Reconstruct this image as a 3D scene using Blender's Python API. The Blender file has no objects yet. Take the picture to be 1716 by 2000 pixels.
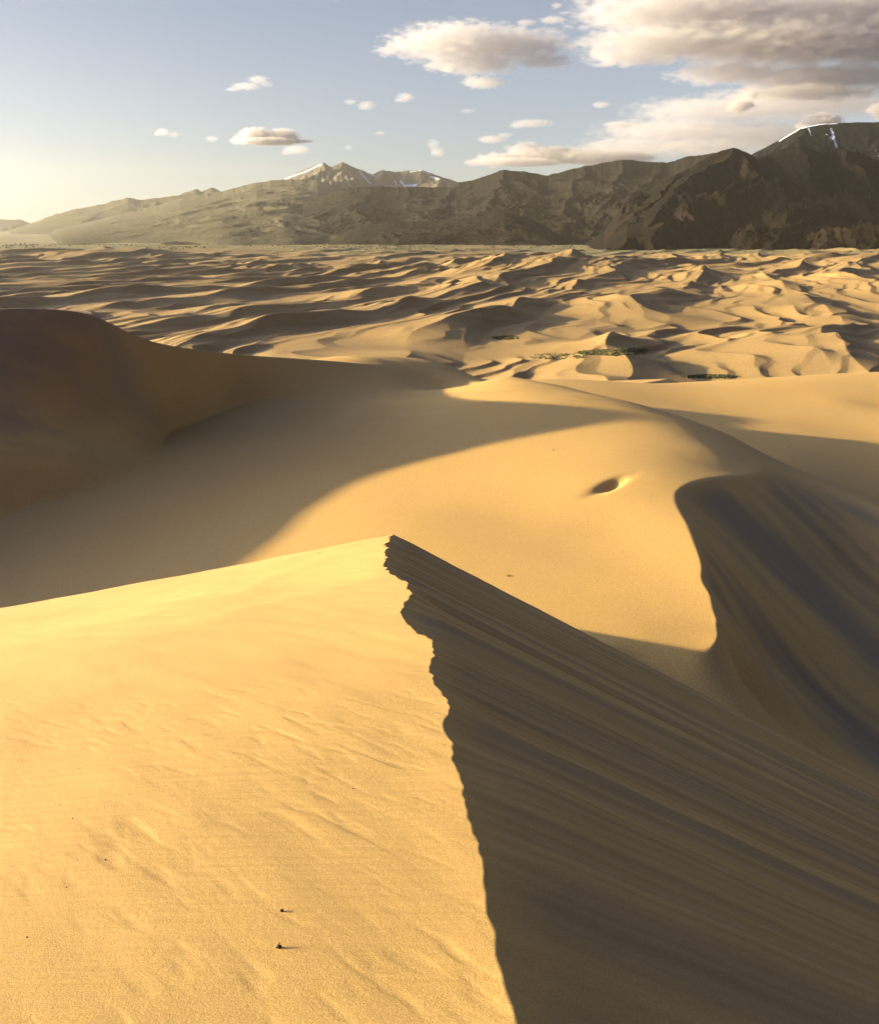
import bpy, bmesh, math, random
import numpy as np
from mathutils import Vector, noise as mnoise

random.seed(7)
scene = bpy.context.scene
COL = scene.collection
EYE = 100.0                       # eye height above the datum, metres
F, CX, CY = 2000.0, 858.0, 1000.0  # focal length and centre in photo pixels
PITCH = math.atan(560.0 / F)
CP, SP = math.cos(PITCH), math.sin(PITCH)
SUN_AZ, SUN_EL = math.radians(88.0), math.radians(10.0)   # azimuth: degrees to the left of straight ahead
R = math.radians


# ------------------------------------------------------------------ helpers
def ray(px, py):
    u = (np.asarray(px, float) - CX) / F
    v = (CY - np.asarray(py, float)) / F
    return u, CP + v * SP, -SP + v * CP


def at_z(px, py, z):
    x, y, d = ray(px, py)
    t = z / d
    return (x * t, y * t, z + 0 * t)


def at_y(px, py, Y):
    x, y, d = ray(px, py)
    t = Y / y
    return (x * t, Y + 0 * t, d * t)


def ss(a, b, x):
    t = np.clip((x - a) / (b - a), 0, 1)
    return t * t * (3 - 2 * t)


def smin(a, b, k):
    h = np.clip(.5 + .5 * (b - a) / k, 0, 1)
    return b * (1 - h) + a * h - k * h * (1 - h)


def smax(a, b, k):
    return -smin(-a, -b, k)


def _hash(ix, iy, seed):
    h = (ix.astype(np.int64) * 374761393 + iy.astype(np.int64) * 668265263 + seed * 1274126177) & 0xffffffff
    h = ((h ^ (h >> 13)) * 1274126177) & 0xffffffff
    h = h ^ (h >> 16)
    return (h & 0xffff).astype(np.float64) / 65535.0 * (2 * math.pi)


def perlin(x, y, seed=0):
    x = np.asarray(x, float); y = np.asarray(y, float)
    x0 = np.floor(x); y0 = np.floor(y)
    fx = x - x0; fy = y - y0
    u = fx * fx * fx * (fx * (fx * 6 - 15) + 10); v = fy * fy * fy * (fy * (fy * 6 - 15) + 10)

    def g(dx, dy):
        a = _hash(x0 + dx, y0 + dy, seed)
        return np.cos(a) * (fx - dx) + np.sin(a) * (fy - dy)
    a = g(0, 0); b = g(1, 0); c = g(0, 1); d = g(1, 1)
    return 1.5 * ((a * (1 - u) + b * u) * (1 - v) + (c * (1 - u) + d * u) * v)


def fbm(x, y, seed=0, octv=4, gain=.5, lac=2.03):
    s = 0; a = 1.0; f = 1.0
    for i in range(octv):
        s = s + a * perlin(x * f + 17.3 * i, y * f - 9.1 * i, seed + i)
        a *= gain; f *= lac
    return s


def ridged(x, y, seed=0, octv=5, gain=.5, lac=2.1):
    s = 0; a = 1.0; f = 1.0; w = 1.0
    for i in range(octv):
        n = 1 - np.abs(perlin(x * f + 5.7 * i, y * f + 3.3 * i, seed + i))
        n = n * n * w
        s = s + a * n
        w = np.clip(n * 1.6, 0, 1)
        a *= gain; f *= lac
    return s


class TPS:
    """thin plate spline height through scattered survey points (x, y, z)"""
    def __init__(self, pts, lam=0.0):
        P = np.array(pts, float)
        self.s = 100.0
        self.p = P[:, :2] / self.s
        n = len(P)
        K = self.k(self.p[:, None, :] - self.p[None, :, :]) + lam * np.eye(n)
        A = np.zeros((n + 3, n + 3))
        A[:n, :n] = K; A[:n, n] = 1; A[:n, n + 1:] = self.p
        A[n, :n] = 1; A[n + 1:, :n] = self.p.T
        self.w = np.linalg.solve(A, np.concatenate([P[:, 2], np.zeros(3)]))

    @staticmethod
    def k(d):
        r2 = (d ** 2).sum(-1)
        return .5 * r2 * np.log(r2 + 1e-12)

    def __call__(self, X, Y):
        sh = X.shape
        q = np.stack([X.ravel(), Y.ravel()], 1) / self.s
        out = self.w[-3] + q @ self.w[-2:]
        for i in range(len(self.p)):
            d = q - self.p[i]
            out += self.w[i] * self.k(d)
        return out.reshape(sh)


def grid_faces(nr, nc):
    i = np.arange(nr - 1)[:, None] * nc + np.arange(nc - 1)[None, :]
    return np.stack([i, i + 1, i + nc + 1, i + nc], -1).reshape(-1, 4)


def mesh_from(name, V, Fq, mat, normals=None, attrs=None):
    """V (n,3), Fq (m,4) quads or (m,3) tris"""
    k = Fq.shape[1]
    me = bpy.data.meshes.new(name)
    me.vertices.add(len(V)); me.vertices.foreach_set('co', np.ascontiguousarray(V, np.float32).ravel())
    me.loops.add(len(Fq) * k); me.loops.foreach_set('vertex_index', np.ascontiguousarray(Fq, np.int32).ravel())
    me.polygons.add(len(Fq))
    me.polygons.foreach_set('loop_start', np.arange(0, len(Fq) * k, k, dtype=np.int32))
    me.polygons.foreach_set('loop_total', np.full(len(Fq), k, np.int32))
    me.polygons.foreach_set('use_smooth', np.ones(len(Fq), bool))
    me.update(calc_edges=True)
    for an, av in (attrs or {}).items():
        at = me.attributes.new(an, 'FLOAT', 'POINT')
        at.data.foreach_set('value', np.ascontiguousarray(av, np.float32).ravel())
    if normals is not None:
        me.normals_split_custom_set_from_vertices(normals.tolist())
    if mat: me.materials.append(mat)
    o = bpy.data.objects.new(name, me); COL.objects.link(o)
    return o


def grid_mesh(name, X, Y, Z, mat, attrs=None):
    nr, nc = X.shape
    V = np.stack([X, Y, Z + EYE], -1).reshape(-1, 3)
    return mesh_from(name, V, grid_faces(nr, nc), mat, None, attrs)


def tag(o, label, cat=None, group=None, kind=None):
    o['label'] = label
    if cat: o['category'] = cat
    if group: o['group'] = group
    if kind: o['kind'] = kind
    return o


# ------------------------------------------------------------------ materials
class NT:
    def __init__(self, name):
        self.m = bpy.data.materials.new(name); self.m.use_nodes = True
        self.t = self.m.node_tree; self.b = self.t.nodes['Principled BSDF']

    def n(self, typ, **kw):
        nd = self.t.nodes.new(typ)
        for k, v in kw.items():
            if k.startswith('i_'):
                key = k[2:]
                key = int(key) if key.isdigit() else key
                nd.inputs[key].default_value = v
            else:
                setattr(nd, k, v)
        return nd

    def l(self, a, b): self.t.links.new(a, b)

    def mix(self, fac, a, b, blend='MIX'):
        nd = self.t.nodes.new('ShaderNodeMix'); nd.data_type = 'RGBA'; nd.blend_type = blend
        for s, v in ((0, fac), (6, a), (7, b)):
            if hasattr(v, 'is_output'): self.l(v, nd.inputs[s])
            elif s == 0: nd.inputs[0].default_value = v
            else: nd.inputs[s].default_value = (*v, 1)
        return nd.outputs[2]

    def math(self, op, a, b=None, c=None, clamp=False):
        nd = self.t.nodes.new('ShaderNodeMath'); nd.operation = op; nd.use_clamp = clamp
        for i, v in enumerate((a, b, c)):
            if v is None: continue
            if hasattr(v, 'is_output'): self.l(v, nd.inputs[i])
            else: nd.inputs[i].default_value = v
        return nd.outputs[0]

    def noise(self, vec, scale, detail=3, rough=.55, dist=0.0):
        nd = self.n('ShaderNodeTexNoise'); nd.inputs['Scale'].default_value = scale
        nd.inputs['Detail'].default_value = detail; nd.inputs['Roughness'].default_value = rough
        nd.inputs['Distortion'].default_value = dist
        self.l(vec, nd.inputs['Vector'])
        return nd.outputs['Fac']

    def ramp(self, fac, a, b):
        nd = self.n('ShaderNodeMapRange'); nd.interpolation_type = 'SMOOTHSTEP'
        nd.inputs['From Min'].default_value = a; nd.inputs['From Max'].default_value = b
        self.l(fac, nd.inputs['Value'])
        return nd.outputs['Result']

    def mapped(self, vec, scale=(1, 1, 1), rot=(0, 0, 0)):
        nd = self.n('ShaderNodeMapping'); nd.inputs['Scale'].default_value = scale; nd.inputs['Rotation'].default_value = rot
        self.l(vec, nd.inputs['Vector'])
        return nd.outputs['Vector']


SAND = (.50, .302, .086)


def sand_near():
    k = NT('foreground_sand')
    pos = k.n('ShaderNodeNewGeometry').outputs['Position']
    grain = k.noise(pos, 160, 4, .75)
    grain2 = k.noise(pos, 45, 3, .6)
    # wind ripples: faint, broken, running down to the right
    rp = k.mapped(pos, (1, 1, 1), (0, 0, R(-38)))
    rps = k.mapped(rp, (11, 3.2, 1))
    rip = k.noise(rps, 1.0, 1, .4, .2)
    rip = k.ramp(rip, .45, .85)
    patch = k.noise(pos, .9, 2, .5)
    patch = k.ramp(patch, .32, .56)
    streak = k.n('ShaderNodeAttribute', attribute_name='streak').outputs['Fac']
    wind = k.n('ShaderNodeAttribute', attribute_name='windward').outputs['Fac']
    ripw = k.math('MULTIPLY', k.math('MULTIPLY', rip, patch), wind)
    hor = k.mapped(pos, (1.2, 14, 14))
    lay = k.noise(hor, 1, 2, .5)
    c = k.mix(k.ramp(grain, .38, .66), tuple(x * .78 for x in SAND), tuple(min(1, x * 1.18) for x in SAND))
    c = k.mix(k.math('MULTIPLY', k.ramp(grain2, .6, .75), .35), c, (.32, .20, .095))
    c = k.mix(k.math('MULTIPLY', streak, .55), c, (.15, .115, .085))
    k.l(c, k.b.inputs['Base Color'])
    k.b.inputs['Roughness'].default_value = .85
    k.b.inputs['Specular IOR Level'].default_value = .25
    h = k.math('ADD', k.math('MULTIPLY', grain, .004), k.math('MULTIPLY', ripw, -.0062))
    h = k.math('ADD', h, k.math('MULTIPLY', grain2, .0022))
    h = k.math('ADD', h, k.math('MULTIPLY', k.math('MULTIPLY', lay, wind), .006))
    bp = k.n('ShaderNodeBump'); bp.inputs['Strength'].default_value = 1; bp.inputs['Distance'].default_value = 1
    k.l(h, bp.inputs['Height']); k.l(bp.outputs['Normal'], k.b.inputs['Normal'])
    return k.m


def sand_mid():
    k = NT('dune_sand')
    pos = k.n('ShaderNodeNewGeometry').outputs['Position']
    grain = k.noise(pos, 7, 4, .7)
    big = k.noise(pos, .045, 3, .5)
    wv = k.n('ShaderNodeTexWave', wave_type='BANDS', bands_direction='X')
    k.l(k.mapped(pos, (1, 1, 0), (0, 0, R(-24))), wv.inputs['Vector'])
    wv.inputs['Scale'].default_value = .75; wv.inputs['Distortion'].default_value = 6
    wv.inputs['Detail'].default_value = 2; wv.inputs['Detail Scale'].default_value = .35
    rpatch = k.ramp(k.noise(pos, .06, 2, .5), .45, .65)
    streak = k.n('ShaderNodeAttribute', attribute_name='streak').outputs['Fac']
    c = k.mix(k.ramp(grain, .35, .65), tuple(x * .82 for x in SAND), tuple(x * 1.14 for x in SAND))
    c = k.mix(k.math('MULTIPLY', k.ramp(big, .4, .7), .08), c, (.42, .27, .125))
    c = k.mix(k.math('MULTIPLY', streak, .72), c, (.135, .112, .088))  # bowl streaks, plus the shade painted on the shaded dune
    k.l(c, k.b.inputs['Base Color'])
    k.b.inputs['Roughness'].default_value = .85
    k.b.inputs['Specular IOR Level'].default_value = .25
    h = k.math('ADD', k.math('MULTIPLY', grain, .03), k.math('MULTIPLY', k.math('MULTIPLY', wv.outputs['Fac'], rpatch), .008))
    bp = k.n('ShaderNodeBump'); bp.inputs['Strength'].default_value = 1; bp.inputs['Distance'].default_value = 1
    k.l(h, bp.inputs['Height']); k.l(bp.outputs['Normal'], k.b.inputs['Normal'])
    return k.m


def sand_far():
    k = NT('far_dune_sand')
    pos = k.n('ShaderNodeNewGeometry').outputs['Position']
    grain = k.noise(pos, .5, 4, .65)
    big = k.noise(pos, .006, 4, .6)
    veg = k.n('ShaderNodeAttribute', attribute_name='veg').outputs['Fac']
    c = k.mix(k.ramp(grain, .35, .65), (.27, .168, .056), (.34, .213, .071))
    c = k.mix(k.math('MULTIPLY', k.ramp(big, .45, .7), .4), c, (.22, .145, .07))
    sp = k.ramp(k.noise(pos, .06, 5, .7), .42, .6)
    vegc = k.mix(sp, (.10, .11, .035), (.30, .23, .10))
    c = k.mix(veg, c, vegc)
    k.l(c, k.b.inputs['Base Color'])
    k.b.inputs['Roughness'].default_value = .9
    k.b.inputs['Specular IOR Level'].default_value = .2
    h = k.math('MULTIPLY', grain, .35)
    bp = k.n('ShaderNodeBump'); bp.inputs['Strength'].default_value = 1; bp.inputs['Distance'].default_value = 1
    k.l(h, bp.inputs['Height']); k.l(bp.outputs['Normal'], k.b.inputs['Normal'])
    return k.m


def plain_mat():
    k = NT('scrub_ground')
    pos = k.n('ShaderNodeNewGeometry').outputs['Position']
    n1 = k.noise(pos, .004, 5, .65); n2 = k.noise(pos, .05, 4, .7)
    c = k.mix(k.ramp(n1, .4, .62), (.30, .23, .12), (.17, .15, .065))
    c = k.mix(k.math('MULTIPLY', k.ramp(n2, .5, .68), .7), c, (.07, .07, .03))
    k.l(c, k.b.inputs['Base Color'])
    k.b.inputs['Roughness'].default_value = 1
    k.b.inputs['Specular IOR Level'].default_value = .1
    return k.m


def mountain_mat(name, forest, rock, snow=False, rocky=.5, sc=1.0):
    k = NT(name)
    geo = k.n('ShaderNodeNewGeometry')
    pos = geo.outputs['Position']
    n1 = k.noise(pos, .0035 * sc, 6, .65)
    n2 = k.noise(pos, .045 * sc, 5, .8)
    n3 = k.noise(k.mapped(pos, (.012 * sc, .012 * sc, .002 * sc)), 1, 5, .7)
    c = k.mix(k.ramp(n2, .35, .65), tuple(x * .7 for x in forest), tuple(x * 1.3 for x in forest))
    rk = k.mix(k.ramp(n3, .35, .65), tuple(x * .7 for x in rock), tuple(x * 1.25 for x in rock))
    f = k.ramp(k.math('ADD', k.math('MULTIPLY', n1, .55), k.math('MULTIPLY', n3, .45)), rocky, rocky + .14)
    c = k.mix(f, c, rk)
    alt = k.n('ShaderNodeAttribute', attribute_name='bare').outputs['Fac']
    c = k.mix(alt, c, rk)
    if snow:
        sn = k.n('ShaderNodeAttribute', attribute_name='snow').outputs['Fac']
        sn = k.ramp(k.math('MULTIPLY_ADD', n2, 1.5, k.math('SUBTRACT', sn, 1.0)), .42, .68)
        c = k.mix(sn, c, (.78, .80, .84))
    k.l(c, k.b.inputs['Base Color'])
    k.b.inputs['Roughness'].default_value = 1
    k.b.inputs['Specular IOR Level'].default_value = .05
    h = k.math('ADD', k.math('MULTIPLY', n2, 11), k.math('MULTIPLY', n1, 8))
    bp = k.n('ShaderNodeBump'); bp.inputs['Strength'].default_value = 1; bp.inputs['Distance'].default_value = 1
    k.l(h, bp.inputs['Height']); k.l(bp.outputs['Normal'], k.b.inputs['Normal'])
    return k.m


def simple_mat(name, col, rough=.9, var=.3, scale=60):
    k = NT(name)
    pos = k.n('ShaderNodeTexCoord').outputs['Object']
    n = k.noise(pos, scale, 3, .6)
    c = k.mix(n, tuple(x * (1 - var) for x in col), tuple(x * (1 + var) for x in col))
    k.l(c, k.b.inputs['Base Color']); k.b.inputs['Roughness'].default_value = rough
    k.b.inputs['Specular IOR Level'].default_value = .2
    return k.m


# ------------------------------------------------------------------ foreground dune
CREST_PX = [(1052, 2060), (1030, 2000), (1010, 1945), (985, 1880), (962, 1800), (955, 1745), (946, 1690), (930, 1640), (929, 1612),
            (912, 1560), (899, 1518), (885, 1480), (883, 1440), (871, 1407), (879, 1384), (868, 1358), (845, 1325), (838, 1302),
            (846, 1276), (838, 1251), (815, 1241), (796, 1224), (787, 1196), (787, 1181), (803, 1168), (795, 1140), (768, 1125),
            (760, 1116), (749, 1100), (754, 1088), (750, 1078), (757, 1068), (751, 1061), (763, 1055), (760, 1050), (765, 1046)]
TIP = 31.25


def zc(Y):
    Y = np.asarray(Y, float)
    Yc = np.clip(Y, -3, None)
    z = -1.625 - .2 * Yc - .001664 * Yc ** 2
    t = np.clip(Y - TIP + 1.0, 0, None)
    a = np.clip(t, 0, 10)
    z = z - .0075 * a ** 2 - .15 * np.clip(t - 10, 0, None) + .00245 * np.clip(t - 5, 0, None) ** 2
    z = z + .5 * ss(62, 84, Y) - .10 * np.clip(Y - 92, 0, None)
    return z


def solve_crest():
    ys, xs = [], []
    for px, py in CREST_PX:
        x, y, d = ray(px, py)
        # intersect ray with the crest profile z = zc(Y) (+ small sideways slope)
        lo, hi = .5, 45.0
        f = lambda Y: d * Y / y - (zc(Y) + .177 * (x * Y / y - xs_lin(Y)))
        Ygrid = np.linspace(.8, TIP + .3, 4000)
        val = f(Ygrid)
        s = np.where(np.sign(val[:-1]) != np.sign(val[1:]))[0]
        Y = Ygrid[s[0]] if len(s) else Ygrid[np.argmin(np.abs(val))]
        ys.append(Y); xs.append(x * Y / y)
    return np.array(ys), np.array(xs)


def xs_lin(Y):
    Y = np.asarray(Y, float)
    x = np.interp(Y, [-8, 0, 2, 4, 8, 14, 20, 25, 31, 40, 60, 90, 130], [.9, .32, .2, .17, .12, .05, -.3, -.9, -1.5, -1.9, -2.6, -3.6, -6])
    return x


def build_foreground(mat):
    ys, xs = solve_crest()
    o = np.argsort(ys); ys = ys[o]; xs = xs[o]
    keep = np.concatenate([[True], np.diff(ys) > .01]); ys = ys[keep]; xs = xs[keep]
    s1 = np.concatenate([np.linspace(-7, .6, 60)[:-1], np.geomspace(.6, 34, 900), np.geomspace(34, 118, 130)[1:]])
    jag = np.interp(s1, np.concatenate([[-8, ys[0] - .3], ys, [40, 60, 90, 130]]),
                    np.concatenate([[1.0, xs[0] + .02], xs, [-1.9, -2.6, -3.6, -6]]))
    # small raggedness along the edge
    env = ss(.5, 4, s1) * (1 - ss(31.2, 33, s1))
    jag = jag + env * (.010 * np.abs(s1) ** .6 * perlin(s1 * 2.6, s1 * 0 + .5, 3) + .006 * np.abs(s1) ** .6 * perlin(s1 * 7, s1 * 0, 4))
    ker = np.exp(-.5 * (np.arange(-60, 61) / 26.0) ** 2); ker /= ker.sum()
    smooth = np.convolve(np.pad(jag, 60, 'edge'), ker, 'valid')
    left = -np.concatenate([[0], np.geomspace(.012, 75, 330)])[::-1]
    right = np.geomspace(.012, 75, 300)
    d = np.concatenate([left, right]); nl = len(left)
    S, D = np.meshgrid(s1, d, indexing='ij')
    J = jag[:, None] + 0 * D; SM = smooth[:, None] + 0 * D

    def W(x, y):
        dx = x - xs_lin(y)
        near = 1 - ss(1.5, 9, y)
        gx = .055 + .145 * ss(.5, 18, y)
        z = zc(y) + gx * dx - .0006 * np.clip(-dx - 8, 0, None) ** 2
        # rounded shoulder just before the edge near the viewer
        z = z - .075 * near * np.exp(-(dx / .9) ** 2) + .075 * near * np.exp(-(.2 / .9) ** 2) * 0
        z = z + .10 * fbm(x * .11, y * .09, 21, 3) * ss(3, 14, y) * (1 - ss(30, 45, y))
        z = z + .016 * fbm(x * .55, y * .5, 22, 2)
        z = z + .0035 * fbm(x * 2.6 + y * 1.4, y * .9, 25, 2)
        return z
    Xw = J + D; Yw = S.copy()
    Zw = W(Xw, Yw)
    # slip face: ruled downslope from the edge, gullied under the ragged lip
    dp = np.clip(D, 0, None)
    Xs = J + dp; Ys = S + .18 * dp
    zsm = W(SM, S)
    flat = zsm - .60 * (Xs - SM) + .0012 * np.clip(dp - 12, 0, None) ** 2 * .6
    off = W(J, S) - (zsm - .60 * (J - SM))
    Zs = flat + off * (.28 + .72 * np.exp(-dp / 3.5))
    q = S
    st = fbm(q * .55, dp * .02, 31, 3) * .11 + fbm(q * 1.7, dp * .035, 32, 3) * .045
    st = st + fbm(q * 5.0 / (1 + .02 * q), dp * .05, 33, 3, .7) * .018
    amp = ss(0, .5, dp) * ss(.8, 9, q) * (1 - .45 * ss(7, 22, dp))
    Zs = Zs + st * amp
    Zs = Zs + .010 * fbm(Xs * 1.1, Ys * 1.1, 35, 3) * ss(0, .6, dp)
    side = D > 0
    X = np.where(side, Xs, Xw); Y = np.where(side, Ys, Yw); Z = np.where(side, Zs, Zw)
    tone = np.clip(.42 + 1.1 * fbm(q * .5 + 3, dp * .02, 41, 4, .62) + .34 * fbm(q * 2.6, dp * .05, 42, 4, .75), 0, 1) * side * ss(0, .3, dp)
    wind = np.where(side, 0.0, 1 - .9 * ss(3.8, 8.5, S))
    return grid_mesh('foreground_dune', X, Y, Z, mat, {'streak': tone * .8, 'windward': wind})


# ------------------------------------------------------------------ middle dunes
def P(px, py, z): return at_z(px, py, z)
def Q(px, py, Y): return at_y(px, py, Y)


def build_middle(mat):
    top = [P(-150, 1230, -44), P(0, 1190, -42), P(200, 1150, -40.8), P(400, 1110, -39.5), P(600, 1075, -38.2), P(760, 1045, -37.2), P(900, 1080, -36.8),
           P(1080, 1190, -37), P(1250, 1250, -37.2), P(1385, 1273, -37.4), P(1401, 1250, -37.1), P(1404, 1235, -37), P(1402, 1210, -36.7), P(1388, 1160, -36.1), P(1372, 1110, -35.6), P(1342, 1020, -35),
           P(1322, 960, -34.6), P(1300, 935, -34.4), P(1200, 1050, -36), P(1000, 1000, -36.4),
           P(1000, 900, -35.6), P(700, 950, -38), P(500, 1000, -39.6), P(300, 1050, -41), P(0, 1080, -42.5), P(0, 1010, -43), P(150, 965, -42), P(300, 915, -40.5), P(500, 862, -38.6), P(700, 805, -36.6),
           P(1100, 830, -34.2), P(1250, 840, -34.0), P(1340, 855, -34.4), P(1400, 880, -35.0), P(1450, 920, -36),
           Q(1380, 833, 188), Q(1250, 791, 205), Q(1100, 757, 222), Q(1000, 736, 236), Q(870, 713, 268), Q(700, 709, 246),
           Q(870, 760, 238), Q(1480, 888, 172), Q(1600, 945, 160), Q(1716, 990, 150), Q(1850, 1050, 140),
           (75, 215, -56), (40, 250, -54), (5, 320, -58), (-60, 320, -58), (110, 190, -62), (130, 140, -66),
           (-130, 150, -52), (-120, 80, -52), (0, 60, -42), (22, 72, -39.2), (34, 74, -38.6), (40, 95, -35), (-60, 60, -50)]
    bowl = [P(1401, 1250, -37.1), P(1404, 1235, -37), P(1402, 1210, -36.7), P(1388, 1160, -36.1), P(1372, 1110, -35.6), P(1342, 1020, -35), P(1322, 960, -34.6), P(1430, 1215, -39.6), P(1412, 1130, -38.4),
            P(1480, 1000, -38.8), P(1600, 1050, -42.5), P(1716, 1100, -46), P(1420, 1040, -39), P(1500, 1150, -43), P(1620, 1250, -47.5), P(1716, 1320, -50),
            P(1450, 1250, -42.5), P(1550, 1380, -47), P(1716, 1480, -51), P(1440, 1330, -42), 
            Q(1480, 888, 172), Q(1600, 945, 160), Q(1716, 990, 150), Q(1850, 1050, 140),
            (60, 60, -53), (90, 90, -58), (110, 130, -62), (-6, 112, -22), (10, 130, -22), (20, 170, -14), (60, 210, -42)]
    slip = [Q(0, 603, 184), Q(90, 603, 187), Q(170, 612, 191), Q(230, 637, 197), Q(300, 667, 205), Q(400, 684, 215), Q(520, 696, 226), Q(700, 709, 243),
            P(0, 1010, -43), P(150, 965, -42), P(300, 915, -40.5), P(500, 862, -38.6), P(700, 805, -36.6),
            P(0, 800, -30), P(0, 900, -36), P(150, 800, -31.6), P(150, 890, -37), P(300, 800, -34.6), P(450, 780, -35.2),
            (-96, 160, -22), (-97, 130, -25), (-99, 100, -27.4), (-72, 130, -40), (-76, 95, -44), (-60, 110, -46), (-20, 120, -52), (20, 180, -48), (0, 290, -36), (-60, 280, -16)]
    wl = [Q(0, 603, 184), Q(90, 603, 187), Q(170, 612, 191), Q(230, 637, 197), Q(300, 667, 205), Q(400, 684, 215), Q(520, 696, 226), Q(700, 709, 243),
          (-96, 160, -22), (-97, 130, -25), (-99, 100, -27.4), (-105, 60, -34),
          (-140, 160, -30), (-140, 100, -38), (-135, 220, -30), (-90, 270, -32), (-50, 290, -42), (0, 310, -48), (-180, 150, -38)]
    right = [Q(1020, 741, 330), Q(1150, 743, 335), Q(1250, 749, 340), Q(1350, 746, 345), Q(1450, 741, 350), Q(1600, 731, 355), Q(1716, 727, 360), Q(1850, 728, 365), Q(2000, 735, 365),
             Q(1200, 775, 290), Q(1350, 790, 285), Q(1500, 790, 285), Q(1650, 785, 285), Q(1716, 790, 283), Q(1900, 790, 280),
             Q(1450, 850, 236), Q(1600, 850, 240), Q(1716, 850, 242), Q(1900, 850, 240),
             Q(1560, 920, 205), Q(1716, 930, 205), Q(1716, 985, 190), Q(1850, 985, 190),
             (80, 400, -68), (0, 400, -72), (160, 420, -68), (240, 420, -66), (150, 120, -76), (40, 160, -70), (260, 200, -64)]
    for a, b, z in ((1380, 1275, -37.5), (1340, 1271, -37.4), (1270, 1256, -37.2)):
        p = P(a, b, z); bowl += [p, (p[0] + 1.2, p[1] - 6, p[2] - 3.2), (p[0] + 2.5, p[1] - 14, p[2] - 6.2)]
    for a, b, z, up in ((1300, 1190, -36.8, 2.6), (1350, 1210, -36.9, 1.4), (1200, 1160, -36.7, 3.6), (1340, 1120, -35.8, 1.6), (1280, 1100, -35.8, 4), (1100, 1110, -36.6, 5)):
        p = P(a, b, z); bowl.append((p[0], p[1], p[2] + up))
    T, B, S, WL, C = (TPS(a, 1e-5) for a in (top, bowl, slip, wl, right))
    yy = np.geomspace(56, 430, 620)
    uu = np.concatenate([np.linspace(-1.5, -.55, 90)[:-1], np.linspace(-.55, .6, 900), np.linspace(.6, 1.2, 50)[1:]])
    Y, U = np.meshgrid(yy, uu, indexing='ij')
    X = U * Y
    zt = T(X, Y); zb = B(X, Y); zsl = S(X, Y); zwl = WL(X, Y); zr = C(X, Y)
    # wind undulations along the broad back
    q1 = X * .35 + Y * .94; q2 = X * .94 - Y * .35
    zt = zt + .09 * fbm(q2 * .028, q1 * .05, 61, 3) + .28 * ss(170, 210, Y) * fbm(q2 * .03, q1 * .11, 62, 2)
    # small blow-out hollow
    hx, hy, hz = P(1200, 944, -34.8)
    ax, ay = (X - hx), (Y - hy)
    e1 = (ax * .63 + ay * .77) / 4.6; e2 = (-ax * .77 + ay * .63) / 1.25
    rr = e1 ** 2 + e2 ** 2
    zt = zt - .95 * np.exp(-rr * 1.1) * (1 - .75 * ss(-.2, .9, e2 * 0 + ax / 3.2))
    # streaks down the bowl
    dx, dy = .53, -.85
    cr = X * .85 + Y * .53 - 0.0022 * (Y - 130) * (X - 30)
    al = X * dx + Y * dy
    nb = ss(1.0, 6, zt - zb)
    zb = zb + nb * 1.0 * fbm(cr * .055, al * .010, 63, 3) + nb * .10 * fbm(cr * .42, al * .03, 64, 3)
    zsl = zsl + .25 * fbm(X * .03 + Y * .02, Y * .04, 65, 2)
    zr = zr + .35 * fbm(X * .018, Y * .02, 66, 2)
    main = smin(zt, zb, .35)
    lf = smin(zsl, zwl, .4)
    Z1 = smax(main, lf, 1.0)
    Z = smax(Z1, zr, .6)
    Z = Z + .005 * fbm(X * .5, Y * .4, 68, 2)
    which = np.where(zr > Z1, 2, np.where(lf > main, 1, 0))
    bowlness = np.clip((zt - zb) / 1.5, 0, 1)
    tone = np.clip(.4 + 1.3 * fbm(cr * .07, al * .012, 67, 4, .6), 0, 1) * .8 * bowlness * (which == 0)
    painted_shade = .55 + .75 * fbm(X * .022 + 4, Y * .03 + Z * .03, 69, 5, .6)  # shade painted into the sand colour, patchy, on the shaded dune's upper left
    painted_shade = np.clip(painted_shade, 0, 1) * (1 - ss(-72, -38, X + 14 * fbm(X * .03, Y * .03, 60, 3))) * ss(-.2, 1.5, lf - main) * ss(-42, -36, Z)
    tone = np.where(which == 1, painted_shade, tone)
    Wd = np.stack([X, Y, Z + EYE], -1)
    gu = np.gradient(Wd, axis=1); gv = np.gradient(Wd, axis=0)
    N = np.cross(gu, gv); N /= np.linalg.norm(N, axis=-1, keepdims=True)
    V = Wd.reshape(-1, 3); N = N.reshape(-1, 3)
    Fq = grid_faces(*X.shape)
    wf = which.ravel()[Fq]
    cls = np.where((wf == 2).sum(1) >= 2, 2, np.where((wf == 1).sum(1) >= 2, 1, 0))
    out = []
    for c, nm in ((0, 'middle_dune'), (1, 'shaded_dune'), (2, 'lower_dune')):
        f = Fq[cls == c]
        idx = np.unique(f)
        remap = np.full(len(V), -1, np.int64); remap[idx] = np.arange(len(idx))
        out.append(mesh_from(nm, V[idx], remap[f], mat, N[idx], {'streak': tone.ravel()[idx]}))  # streak holds the bowl streaks and the shade painted on the shaded dune
    return out, (X, Y, Z)


# ------------------------------------------------------------------ far dune field
def saw(t, c=.76):
    f = t - np.floor(t)
    up = f / c
    up = up * up * (1.9 - .9 * up)
    dn = 1 - (f - c) / (1 - c)
    dn = np.clip(dn, 0, 1) ** 1.15
    return np.where(f < c, up, dn)


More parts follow.
